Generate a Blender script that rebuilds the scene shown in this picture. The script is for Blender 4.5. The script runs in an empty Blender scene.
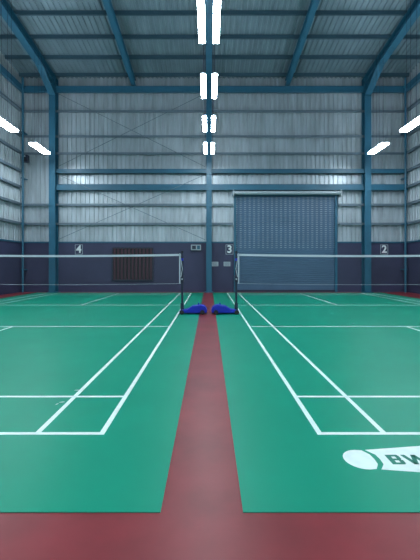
import bpy, math
from mathutils import Vector
S=bpy.context.scene
S.view_settings.view_transform='Standard'
H=1.2; F=382.0; D=17.0; K=F/D
def WX(px): return (px-209)/K
def WZ(py): return H+(265-py)/K

# ---------------- materials
def mat(name,col,rough=0.6,metal=0.0,noise=0.0,nscale=3.0,bump=0.0,emit=None,es=0,stretch=(1,1,1),spec=0.5,col2=None):
    m=bpy.data.materials.new(name); m.use_nodes=True
    nt=m.node_tree; b=nt.nodes['Principled BSDF']
    b.inputs['Base Color'].default_value=(*col,1); b.inputs['Roughness'].default_value=rough
    b.inputs['Metallic'].default_value=metal; b.inputs['Specular IOR Level'].default_value=spec
    if emit:
        b.inputs['Emission Color'].default_value=(*emit,1); b.inputs['Emission Strength'].default_value=es
    if noise>0 or bump>0:
        tc=nt.nodes.new('ShaderNodeTexCoord'); mp=nt.nodes.new('ShaderNodeMapping')
        mp.inputs['Scale'].default_value=stretch
        n=nt.nodes.new('ShaderNodeTexNoise'); n.inputs['Scale'].default_value=nscale; n.inputs['Detail'].default_value=6
        nt.links.new(tc.outputs['Object'],mp.inputs[0]); nt.links.new(mp.outputs[0],n.inputs['Vector'])
        r=nt.nodes.new('ShaderNodeValToRGB')
        r.color_ramp.elements[0].position=0.3; r.color_ramp.elements[1].position=0.7
        c2=col2 or tuple(min(1,c*(1+noise)) for c in col)
        r.color_ramp.elements[0].color=(*[c*(1-noise) for c in col],1)
        r.color_ramp.elements[1].color=(*c2,1)
        nt.links.new(n.outputs['Fac'],r.inputs['Fac'])
        if noise>0: nt.links.new(r.outputs['Color'],b.inputs['Base Color'])
        if bump>0:
            bp=nt.nodes.new('ShaderNodeBump'); bp.inputs['Strength'].default_value=bump; bp.inputs['Distance'].default_value=0.01
            nt.links.new(n.outputs['Fac'],bp.inputs['Height']); nt.links.new(bp.outputs[0],b.inputs['Normal'])
    return m
M={}
M['red']=mat('red_floor_paint',(0.215,0.027,0.035),0.38,noise=0.20,nscale=2.2,bump=0.06,spec=0.33)
M['green']=mat('green_court_vinyl',(0.001,0.262,0.166),0.40,noise=0.05,nscale=1.3,spec=0.19)
M['line']=mat('white_line_paint',(0.72,0.84,0.82),0.6,noise=0.06,nscale=12)
M['sheet']=mat('galvanised_wall_sheet',(0.42,0.475,0.52),0.38,metal=0.3,noise=0.18,nscale=1.6,stretch=(2.5,2.5,0.5))
M['roof']=mat('roof_sheet_metal',(0.18,0.255,0.30),0.45,metal=0.25,noise=0.15,nscale=1.5,stretch=(2,0.5,1))
M['girt']=mat('galvanised_girt',(0.14,0.19,0.235),0.5,metal=0.3)
M['purlin']=mat('roof_purlin_steel',(0.035,0.085,0.12),0.5)
M['blue']=mat('blue_steel_paint',(0.020,0.115,0.19),0.45,noise=0.08,nscale=2)
M['navy']=mat('navy_wall_paint',(0.038,0.040,0.092),0.6,noise=0.10,nscale=1.2)
M['door']=mat('roller_shutter_paint',(0.078,0.148,0.245),0.45,noise=0.07,nscale=1.5)
M['grey']=mat('light_grey_metal',(0.38,0.44,0.48),0.45)
M['white']=mat('white_plastic',(0.75,0.78,0.80),0.5)
M['black']=mat('black_rubber',(0.012,0.012,0.016),0.6)
M['dark']=mat('dark_steel',(0.02,0.025,0.05),0.4)
M['base']=mat('blue_powder_coat',(0.010,0.022,0.42),0.35)
M['maroon']=mat('maroon_slats',(0.055,0.016,0.030),0.5)
M['netc']=mat('dark_net_cord',(0.05,0.05,0.06),0.8)
M['tape']=mat('white_net_tape',(0.55,0.60,0.66),0.7)
M['lamp']=mat('lamp_diffuser',(0.9,0.95,1),0.5,emit=(0.82,0.94,1.0),es=60)
M['teal']=mat('teal_print',(0.01,0.20,0.14),0.6)

# ---------------- mesh builder
class B:
    def __init__(s): s.v=[];s.f=[];s.m=[];s.mats=[]
    def mi(s,k):
        if k not in s.mats: s.mats.append(k)
        return s.mats.index(k)
    def add(s,vs,fs,k):
        o=len(s.v); s.v+=[tuple(v) for v in vs]; i=s.mi(k)
        for f in fs: s.f.append([o+a for a in f]); s.m.append(i)
    def box(s,x0,x1,y0,y1,z0,z1,k):
        s.add([(x0,y0,z0),(x1,y0,z0),(x1,y1,z0),(x0,y1,z0),(x0,y0,z1),(x1,y0,z1),(x1,y1,z1),(x0,y1,z1)],
          [(0,3,2,1),(4,5,6,7),(0,1,5,4),(1,2,6,5),(2,3,7,6),(3,0,4,7)],k)
    def obox(s,p0,p1,up,w,h,k,du=0,dv=0):
        p0=Vector(p0);p1=Vector(p1);a=(p1-p0).normalized();u=Vector(up)
        side=a.cross(u).normalized();u=side.cross(a).normalized()
        vs=[]
        for p in (p0,p1):
            for (i,j) in ((-1,-1),(1,-1),(1,1),(-1,1)):
                vs.append(p+side*(i*w/2+du)+u*(j*h/2+dv))
        s.add(vs,[(0,1,2,3),(7,6,5,4),(0,4,5,1),(1,5,6,2),(2,6,7,3),(3,7,4,0)],k)
    def ibeam(s,p0,p1,up,w,h,k,tf=0.02,tw=0.015):
        s.obox(p0,p1,up,w,tf,k,dv=h/2-tf/2); s.obox(p0,p1,up,w,tf,k,dv=-h/2+tf/2); s.obox(p0,p1,up,tw,h-2*tf,k)
    def cyl(s,p0,p1,r0,k,r1=None,n=14):
        r1=r0 if r1 is None else r1
        p0=Vector(p0);p1=Vector(p1);a=(p1-p0).normalized()
        t=Vector((0,0,1)) if abs(a.z)<0.9 else Vector((1,0,0))
        u=a.cross(t).normalized();w=a.cross(u)
        vs=[];
        for p,r in((p0,r0),(p1,r1)):
            for i in range(n):
                q=2*math.pi*i/n; vs.append(p+u*math.cos(q)*r+w*math.sin(q)*r)
        fs=[(i,(i+1)%n,n+(i+1)%n,n+i) for i in range(n)]+[tuple(range(n))[::-1],tuple(range(n,2*n))]
        s.add(vs,fs,k)
    def prism(s,poly,y0,y1,k):  # poly in xz
        n=len(poly)
        vs=[(x,y0,z) for x,z in poly]+[(x,y1,z) for x,z in poly]
        s.add(vs,[tuple(range(n)),tuple(range(n,2*n))[::-1]]+[(i,n+i,n+(i+1)%n,(i+1)%n) for i in range(n)],k)
    def flat(s,poly,z0,z1,k):
        n=len(poly)
        vs=[(x,y,z0) for x,y in poly]+[(x,y,z1) for x,y in poly]
        s.add(vs,[tuple(range(n))[::-1],tuple(range(n,2*n))]+[(i,(i+1)%n,n+(i+1)%n,n+i) for i in range(n)],k)
    def obj(s,name,parent=None,bevel=0,smooth=False):
        me=bpy.data.meshes.new(name); me.from_pydata(s.v,[],s.f)
        for k in s.mats: me.materials.append(M[k])
        for p,i in zip(me.polygons,s.m): p.material_index=i
        me.update()
        o=bpy.data.objects.new(name,me); S.collection.objects.link(o)
        if bevel:
            md=o.modifiers.new('bevel','BEVEL'); md.width=bevel; md.segments=3; md.limit_method='ANGLE'
        if smooth:
            for p in me.polygons: p.use_smooth=True
        if parent: o.parent=parent
        return o
def empty(name,loc=(0,0,0)):
    e=bpy.data.objects.new(name,None); S.collection.objects.link(e); e.location=loc; return e
def text(name,body,size,loc,rot,m,parent,ext=0.002,off=0.0,sx=1,align='CENTER'):
    c=bpy.data.curves.new(name,'FONT'); c.body=body; c.size=size; c.extrude=ext; c.offset=off
    c.align_x=align; c.align_y='CENTER'; c.materials.append(M[m])
    o=bpy.data.objects.new(name,c); S.collection.objects.link(o); o.location=loc; o.rotation_euler=rot; o.scale=(sx,1,1); o.parent=parent
    return o

XL=-8.3; XR=8.75; YB=-6.0; ZE=9.6; SL=0.123
def zr(y): return ZE+SL*(D-y)

# ---------------- floor
b=B(); b.box(XL-0.2,XR+0.2,YB,D+0.25,-0.15,0,'red'); b.obj('floor')

# ---------------- courts
def court(xin,sgn,xmat_in):
    p=empty('badminton_court')
    yb=2.71; yn=yb+6.7; yf=yb+13.4
    xo=xin+sgn*6.1
    b=B(); a,c=sorted((xmat_in,xo+sgn*0.58)); b.box(a,c,1.85,yf+0.42,0,0.004,'green'); b.obj('court_mat',p)
    b=B(); z0,z1=0.004,0.0055; w=0.038
    def lx(x,y0,y1,):
        b.box(x-w/2,x+w/2,y0,y1,z0,z1,'line')
    def ly(y,x0,x1,z=z1):
        a,c=sorted((x0,x1)); b.box(a,c,y-w/2,y+w/2,z0,z+0.0004,'line')
    for x in (xin,xin+sgn*0.46,xo-sgn*0.46,xo): lx(x,yb,yf)
    e=sgn*w/2
    for y in (yb,yb+0.76,yn-1.98,yn+1.98,yf-0.76,yf): ly(y,xin-e,xo+e)
    xc=(xin+xo)/2
    lx(xc,yb,yn-1.98); lx(xc,yn+1.98,yf)
    b.obj('court_lines',p)
    return xo,yn
YN=2.71+6.7
court(-0.76,-1,-0.235); court(0.785,1,0.165)

# ---------------- nets with posts
def netset(xa,xb,sgn):
    p=empty('badminton_net',(0,0,0.0045))
    b=B(); zt=1.48; zb=0.74; 
    x0,x1=sorted((xa,xb))
    n=int((x1-x0)/0.022)
    def sag(x):
        t=(x-x0)/(x1-x0)*2-1; return -0.03*(1-t*t)
    y=YN; r=0.0007
    for i in range(n+1):
        x=x0+(x1-x0)*i/n; d=sag(x)
        b.add([(x-r,y,zb+d),(x+r,y,zb+d),(x+r,y,zt-0.06+d),(x-r,y,zt-0.06+d)],[(0,1,2,3)],'netc')
    seg=16
    rows=32
    for j in range(rows+1):
        z=zb+(zt-0.06-zb)*j/rows
        for i in range(seg):
            u=x0+(x1-x0)*i/seg; v=x0+(x1-x0)*(i+1)/seg
            b.add([(u,y,z-r+sag(u)),(v,y,z-r+sag(v)),(v,y,z+r+sag(v)),(u,y,z+r+sag(u))],[(0,1,2,3)],'netc')
    b.obj('net_mesh',p)
    b=B()
    for i in range(seg):
        u=x0+(x1-x0)*i/seg; v=x0+(x1-x0)*(i+1)/seg
        b.obox((u,y,zt-0.035+sag(u)),(v,y,zt-0.035+sag(v)),(0,0,1),0.008,0.05,'tape')
        b.obox((u,y,zb+sag(u)),(v,y,zb+sag(v)),(0,0,1),0.005,0.005,'tape')
    for x in (x0+0.03,x1-0.03): b.box(x-0.015,x+0.015,y-0.004,y+0.004,zb,zt,'tape')
    b.obj('net_tape',p)
    for x,s in ((xa,-sgn),(xb,sgn)):
        px=x+s*0.03
        b=B()
        b.cyl((px,y,0.06),(px,y,1.50),0.027,'dark',0.024)
        b.cyl((px,y,1.50),(px,y,1.535),0.03,'black')
        b.box(px-0.04,px+0.04,y-0.045,y+0.045,0.78,0.94,'dark')
        b.cyl((px,y-0.05,0.85),(px,y-0.11,0.85),0.02,'grey')
        b.box(px-0.03,px+0.03,y-0.04,y+0.04,1.30,1.36,'base')
        b.box(px-0.04,px+0.04,y-0.04,y+0.04,0.08,0.26,'dark')
        b.cyl((px-s*0.05,y-0.03,1.44),(px+s*0.01,y-0.045,1.10),0.008,'tape',n=6)
        b.cyl((px+s*0.01,y-0.045,1.10),(px-s*0.03,y-0.045,0.90),0.008,'tape',n=6)
        b.obj('post',p)
        b=B()
        prof=[(-0.06,0.03),(0.60,0.03),(0.62,0.10),(0.57,0.19),(0.46,0.225),(0.26,0.20),(0.14,0.12),(-0.06,0.09)]
        b.prism([(px+s*q,z) for q,z in prof],y-0.17,y+0.17,'base')
        b.obj('weighted_base',p,bevel=0.02)
        b=B()
        for q in (0.50,0.0):
            for yy in (-0.215,0.185):
                b.cyl((px+s*q,y+yy,0.055),(px+s*q,y+yy+0.03,0.055),0.055,'black')
        b.cyl((px+s*0.5,y-0.2,0.055),(px+s*0.5,y+0.2,0.055),0.012,'grey')
        b.cyl((px+s*0.0,y-0.2,0.055),(px+s*0.0,y+0.2,0.055),0.012,'grey')
        b.cyl((px+s*0.40,y-0.10,0.20),(px+s*0.40,y-0.10,0.27),0.009,'base',n=8)
        b.cyl((px+s*0.40,y+0.10,0.20),(px+s*0.40,y+0.10,0.27),0.009,'base',n=8)
        b.cyl((px+s*0.40,y-0.105,0.27),(px+s*0.40,y+0.105,0.27),0.009,'base',n=8)
        b.obj('wheels_and_handle',p)
netset(-0.69,-6.93,-1); netset(0.70,6.94,1)

# ---------------- shuttlecock floor logo
p=empty('shuttlecock_court_logo')
def FX(px,py): return (px-209)*H/(py-265)
def FY(py): return F*H/(py-265)
b=B(); z0,z1=0.0041,0.0056
yc=FY(460); hw=(FY(450.5)-FY(470))/2
x0=FX(344,460); x1=FX(372,460)
poly=[]
for i in range(17):
    a=math.pi/2+math.pi*i/16
    poly.append((x0+0.11+math.cos(a)*0.11,yc+math.sin(a)*hw))
poly+= [(x1-0.02,yc-hw*0.95),(x1+0.01,yc-hw*0.5),(x1+0.015,yc),(x1+0.01,yc+hw*0.5),(x1-0.02,yc+hw*0.95)]
b.flat(poly,z0,z1,'line')
xs=x1+0.035; xe=xs+0.72
poly=[(xs-0.03,yc-hw*1.0),(xe,yc-hw*1.9)]
for i in range(5):
    t=i/5; yy=yc-hw*1.9+hw*3.8*(t+0.1); poly.append((xe+0.05,yy)); poly.append((xe,yc-hw*1.9+hw*3.8*(t+0.2)))
poly+=[(xs-0.03,yc+hw*1.0),(xs+0.01,yc+hw*0.5),(xs+0.015,yc),(xs+0.01,yc-hw*0.5)]
b.flat(poly,z0,z1,'line')
b.obj('shuttle_shape',p)
# bold block lettering B W F as flat geometry
b=B(); lx0=FX(390,462); hh=0.115; y0=yc-hh/2-0.005; za,zb_=0.0057,0.0062
def rect(x0_,x1_,ya,yb_): b.box(x0_,x1_,ya,yb_,za,zb_,'teal')
t=0.026; wB=0.085
rect(lx0,lx0+t*1.2,y0,y0+hh)
for q in (0,0.5,1): 
    yy=y0+q*(hh-t*0.8); rect(lx0+t*1.2,lx0+wB-0.008,yy,yy+t*0.8)
rect(lx0+wB-0.028,lx0+wB,y0+0.010,y0+hh/2-0.006); rect(lx0+wB-0.028,lx0+wB-0.003,y0+hh/2+0.006,y0+hh-0.010)
wx=lx0+wB+0.012; ww=0.13
pts=[0,0.25,0.5,0.75,1.0]; tops=[1,0,1,0,1]
for i in range(4):
    xa=wx+pts[i]*ww; xb=wx+pts[i+1]*ww; ya=y0+tops[i]*hh; yb_=y0+tops[i+1]*hh
    b.add([(xa,ya,zb_),(xa+0.028,ya,zb_),(xb+0.028,yb_,zb_),(xb,yb_,zb_)],[(0,1,2,3)],'teal')
fx=wx+ww+0.045
rect(fx,fx+t*1.2,y0,y0+hh); rect(fx+t*1.2,fx+0.08,y0+hh-t,y0+hh); rect(fx+t*1.2,fx+0.065,y0+hh*0.42,y0+hh*0.42+t*.9)
b.obj('lettering',p)

# feather scraps on the court
b=B()
for (px,py,a,l) in ((62,403,0.3,0.022),(57,405,1.2,0.018),(77,391,0.2,0.022)):
    x,y=FX(px,py),FY(py); dx,dy=math.cos(a)*l,math.sin(a)*l
    b.flat([(x-dx,y-dy),(x+dy*.3,y-dx*.3),(x+dx,y+dy),(x-dy*.25,y+dx*.25)],0.0062,0.010,'white')
b.obj('shuttlecock_feather')

# ---------------- corrugated sheets
def corr(axis,a0,a1,off,zs,k,facing,pitch=0.20,dep=0.045):
    b=B(); pts=[]; a=a0
    while a<a1:
        for q,d in ((0,0),(0.055,0),(0.070,dep),(0.160,dep),(0.175,0)): 
            if a+q<=a1+0.2: pts.append((a+q*pitch/0.2,d))
        a+=pitch
    pts.append((a1,0))
    vs=[];n=len(pts)
    for z in zs:
        for q,d in pts:
            vs.append((q,off+facing*d,z) if axis=='x' else (off+facing*d,q,z))
    fs=[]
    for j in range(len(zs)-1):
        for i in range(n-1): fs.append((j*n+i,j*n+i+1,(j+1)*n+i+1,(j+1)*n+i))
    b.add(vs,fs,k); return b

DT=WZ(243)
b=corr('x',XL,XR,D+0.10,[1.9,ZE+0.05],'sheet',-1)
DX0,DX1,DZ=WX(235),WX(336),WZ(196)
b.box(XL,DX0-0.06,D,D+0.22,0,DT,'navy'); b.box(DX1+0.06,XR,D,D+0.22,0,DT,'navy')
b.box(XL,DX0-0.06,D-0.03,D+0.02,DT,DT+0.06,'blue'); b.box(DX1+0.06,XR,D-0.03,D+0.02,DT,DT+0.06,'blue')
b.box(DX0-0.06,DX1+0.06,D+0.15,D+0.22,0,2.2,'navy')
wall_back=b.obj('wall_back')
b=B()
for py in (112,137,154,205,224):
    z=WZ(py)
    for (a,c) in ((XL,DX0-0.1),(DX0-0.1,DX1+0.1),(DX1+0.1,XR)):
        if a==DX0-0.1 and py>195: continue
        b.box(a,c,D-0.08,D+0.05,z-0.008,z+0.008,'girt'); b.box(a,c,D-0.085,D-0.075,z-0.05,z+0.05,'girt')
b.obj('girts',wall_back)
b=B()
for (py,h,x0,x1) in ((91,0.26,XL,XR),(172,0.18,WX(57),XR),(188,0.26,WX(57),XR)):
    z=WZ(py); b.ibeam((x0,D-0.14,z),(x1,D-0.14,z),(0,0,1),0.14,h,'blue')
    b.box(x0,x1,D-0.2,D-0.19,z-h/2,z+h/2,'blue')
b.obj('tie_beams',wall_back)
b=B()
for (xa,ya,xb,yb_) in ((60,176,205,240),(60,240,205,176),(60,96,205,168),(60,168,205,96)):
    b.cyl((WX(xa),D-0.24,WZ(ya)),(WX(xb),D-0.24,WZ(yb_)),0.012,'girt',n=6)
b.obj('bracing_rods',wall_back)

for nm,x,f in (('wall_left',XL,1),('wall_right',XR,-1)):
    b=corr('y',3.0,D,x-f*0.10,[1.9,10.0],'sheet',f)
    bx=sorted((x,x-f*0.2)); b.box(bx[0],bx[1],3.0,D,0,DT,'navy')
    bx=sorted((x+f*0.03,x-f*0.02)); b.box(bx[0],bx[1],3.0,D,DT,DT+0.06,'blue')
    for py in (112,137,154,172,188,205,224):
        z=WZ(py); bx=sorted((x-f*0.05,x+f*0.08)); b.box(bx[0],bx[1],3.0,D-0.2,z-0.05,z+0.05,'girt')
    z=WZ(91); bx=sorted((x,x+f*0.14)); b.box(bx[0],bx[1],3.0,D-0.2,z-0.13,z+0.13,'blue')
    b.add([(x-f*0.1,3,9.95),(x-f*0.1,D,9.95),(x-f*0.1,D,zr(D)),(x-f*0.1,3,zr(3))],[(0,1,2,3)],'sheet')
    wo=b.obj(nm)
    xp=x+f*0.16; b=B(); b.cyl((xp,D-0.30,0.0),(xp,D-0.30,zr(D)-0.2),0.045,'blue')
    for z in (1,3,5,7,9): b.box(xp-0.07,xp+0.07,D-0.34,D-0.0,z-0.02,z+0.02,'blue')
    b.obj('downpipe',wo)

# ---------------- roof
b=B(); pts=[]; a=XL-0.15
while a<XR+0.1:
    for q,d in ((0,0),(0.055,0),(0.075,0.045),(0.155,0.045),(0.175,0)): pts.append((a+q,d))
    a+=0.2
ys=[3.0,D+0.2]; n=len(pts); vs=[]
for y in ys:
    for q,d in pts: vs.append((q,y,zr(y)-d))
b.add(vs,[(i,i+1,n+i+1,n+i) for i in range(n-1)],'roof')
ceil=b.obj('ceiling')
b=B()
y=D-0.25
while y>3.2:
    b.box(XL,XR,y-0.075,y-0.067,zr(y)-0.18,zr(y)-0.04,'purlin')
    b.box(XL,XR,y-0.075,y,zr(y)-0.18,zr(y)-0.172,'purlin')
    y-=1.15
b.obj('purlins',ceil)

def frame(px,w,col=True,h=0.34,haunch=True):
    x=WX(px); p=empty('steel_portal_frame')
    if col:
        b=B(); b.ibeam((x,D-0.2,0),(x,D-0.2,zr(D)-0.2),(0,1,0),w,0.36,'blue',tf=0.02)
        b.box(x-w*0.8,x+w*0.8,D-0.42,D-0.01,0,0.02,'blue')
        b.obj('column',p)
    b=B(); b.ibeam((x,D-0.05,zr(D-0.05)-0.2-h/2),(x,3.2,zr(3.2)-0.2-h/2),(0,0,1),w,h,'blue')
    if haunch:
        z=zr(D)-0.2-h
        b.add([(x-0.01,D-0.38,z),(x-0.01,D-1.6,z+SL*1.6),(x-0.01,D-0.38,z-0.45),(x+0.01,D-0.38,z),(x+0.01,D-1.6,z+SL*1.6),(x+0.01,D-0.38,z-0.45)],
              [(0,1,2),(5,4,3),(0,2,5,3),(1,4,5,2)],'blue')
        b.obox((x,D-0.38,z-0.45),(x,D-1.6,z+SL*1.6),(0,0,1),w,0.02,'blue')
    b.obj('rafter',p)
frame(55.5,0.28); frame(209,0.24,h=0.30,haunch=False); frame(364.5,0.28)
frame(134,0.2,False,0.26,False); frame(287,0.2,False,0.26,False)

# ---------------- roller shutter door
p=empty('door_1')
b=B(); pts=[]; z=0.03
while z<DZ:
    for q,d in ((0,0),(0.015,0.018),(0.06,0.022),(0.075,0.002)): pts.append((z+q,d))
    z+=0.085
vs=[(DX0,D+0.06-d,z) for z,d in pts]+[(DX1,D+0.06-d,z) for z,d in pts]; n=len(pts)
b.add(vs,[(i,n+i,n+i+1,i+1) for i in range(n-1)],'door')
b.box(DX0,DX1,D+0.02,D+0.09,0,0.09,'dark')
b.obj('shutter_curtain',p)
b=B()
for x in (DX0,DX1): b.box(x-0.05,x+0.05,D-0.05,D+0.12,0,DZ,'blue')
b.box(DX0-0.12,DX1+0.12,D-0.10,D+0.10,DZ,DZ+0.1,'blue')
b.cyl((DX0-0.05,D-0.2,DZ+0.10),(DX1+0.15,D-0.2,DZ+0.10),0.08,'grey')
for x in (DX0-0.08,DX1+0.14): b.box(x-0.02,x+0.02,D-0.32,D,DZ-0.05,DZ+0.22,'grey')
b.obj('shutter_drum_and_guides',p)

# ---------------- louvred vent
p=empty('louvred_wall_vent')
b=B(); x0,x1,z0,z1=WX(113),WX(153),WZ(280),WZ(248)
b.box(x0,x1,D-0.02,D,z0,z1,'black')
for (a,c,e,g) in ((x0,x1,z0-.04,z0+.02),(x0,x1,z1-.02,z1+.04),(x0-.03,x0+.02,z0,z1),(x1-.02,x1+.03,z0,z1)): b.box(a,c,D-0.08,D,e,g,'dark')
b.obj('vent_frame',p)
b=B(); n=11
for i in range(n):
    x=x0+0.08+(x1-x0-0.16)*i/(n-1); b.box(x-0.045,x+0.045,D-0.06,D-0.025,z0,z1,'maroon')
b.obj('vent_slats',p)

for body,px in (('4',79),('3',229.5),('2',384)):
    p=empty('court_number_sign'); x=WX(px); z=WZ(249.5)
    b=B(); b.box(x-0.17,x+0.17,D-0.02,D-0.001,z-0.22,z+0.22,'navy')
    for q in (-0.16,0.16): b.box(x+q-0.01,x+q+0.01,D-0.025,D-0.02,z-0.22,z+0.22,'grey')
    for q in (-0.21,0.21): b.box(x-0.17,x+0.17,D-0.025,D-0.02,z+q-0.01,z+q+0.01,'grey')
    b.obj('plate',p)
    text('digit',body,0.46,(x,D-0.028,z),(math.pi/2,0,0),'white',p,0.003,0.012)
for px in (215,227):
    b=B(); x=WX(px); z=WZ(264); b.box(x-0.15,x+0.15,D-0.012,D,z-0.10,z+0.10,'grey')
    for i in range(3): b.box(x-0.11,x+0.11,D-0.015,D-0.012,z-0.06+i*0.05,z-0.045+i*0.05,'navy')
    b.obj('notice_sign')
b=B(); x=WX(196); z=WZ(247.5); b.box(x-0.22,x+0.22,D-0.12,D,z-0.12,z+0.12,'grey'); b.box(x-0.17,x+0.0,D-0.13,D-0.12,z-0.08,z+0.08,'dark'); b.box(x+0.05,x+0.18,D-0.13,D-0.12,z-0.08,z+0.08,'blue')
b.obj('electrical_switch_box',bevel=0.008)
b=B(); x=WX(28); z=WZ(160); b.box(x-0.11,x+0.11,D-0.3,D-0.1,z-0.15,z+0.15,'dark'); b.cyl((x,D-0.31,z-.04),(x,D-0.295,z-.04),0.08,'black'); b.cyl((x,D-0.31,z+.09),(x,D-0.295,z+.09),0.035,'grey')
b.box(x-0.02,x+0.02,D-0.12,D-0.09,z-0.05,z+0.05,'dark'); b.obj('wall_speaker')

# ---------------- lights
A=4.5; ZL=H+A
for k in range(-3,4):  # nearest rows continue the run out of view, added to light the hall
    y0=(2.02+0.571*(k-1))*A; y1=y0+0.275*A
    for xc in (0,-1.46*A,1.46*A):
        p=empty('linear_ceiling_light'); b=B(); bl=B()
        offs=(-0.14,0.14) if xc==0 else (-0.07,0.07)
        wd=0.062 if xc==0 else 0.067
        for o in offs:
            bl.box(xc+o-wd,xc+o+wd,y0,y1,ZL,ZL+0.05,'lamp')
            b.box(xc+o-0.03,xc+o+0.03,y0+0.02,y1-0.02,ZL+0.05,ZL+0.09,'grey')
            for yy in (y0+0.32,y1-0.32):
                top=zr(max(yy,3.2))-0.16
                b.cyl((xc+o,yy,ZL+0.08),(xc+o*0.9,yy,top),0.005,'dark',n=5)
        bl.obj('lamp_diffusers',p); b.obj('lamp_housing',p)

# ---------------- world
w=bpy.data.worlds.new('World'); S.world=w; w.use_nodes=True
w.node_tree.nodes['Background'].inputs[0].default_value=(0.52,0.74,0.88,1)
w.node_tree.nodes['Background'].inputs[1].default_value=0.6

# ---------------- camera
c=bpy.data.cameras.new('camera'); o=bpy.data.objects.new('camera',c); S.collection.objects.link(o)
o.location=(0,0,H); o.rotation_euler=(math.pi/2,0,0)
c.sensor_fit='VERTICAL'; c.sensor_height=36; c.lens=F*36/560
c.shift_x=1/560; c.shift_y=-15/560
S.camera=o
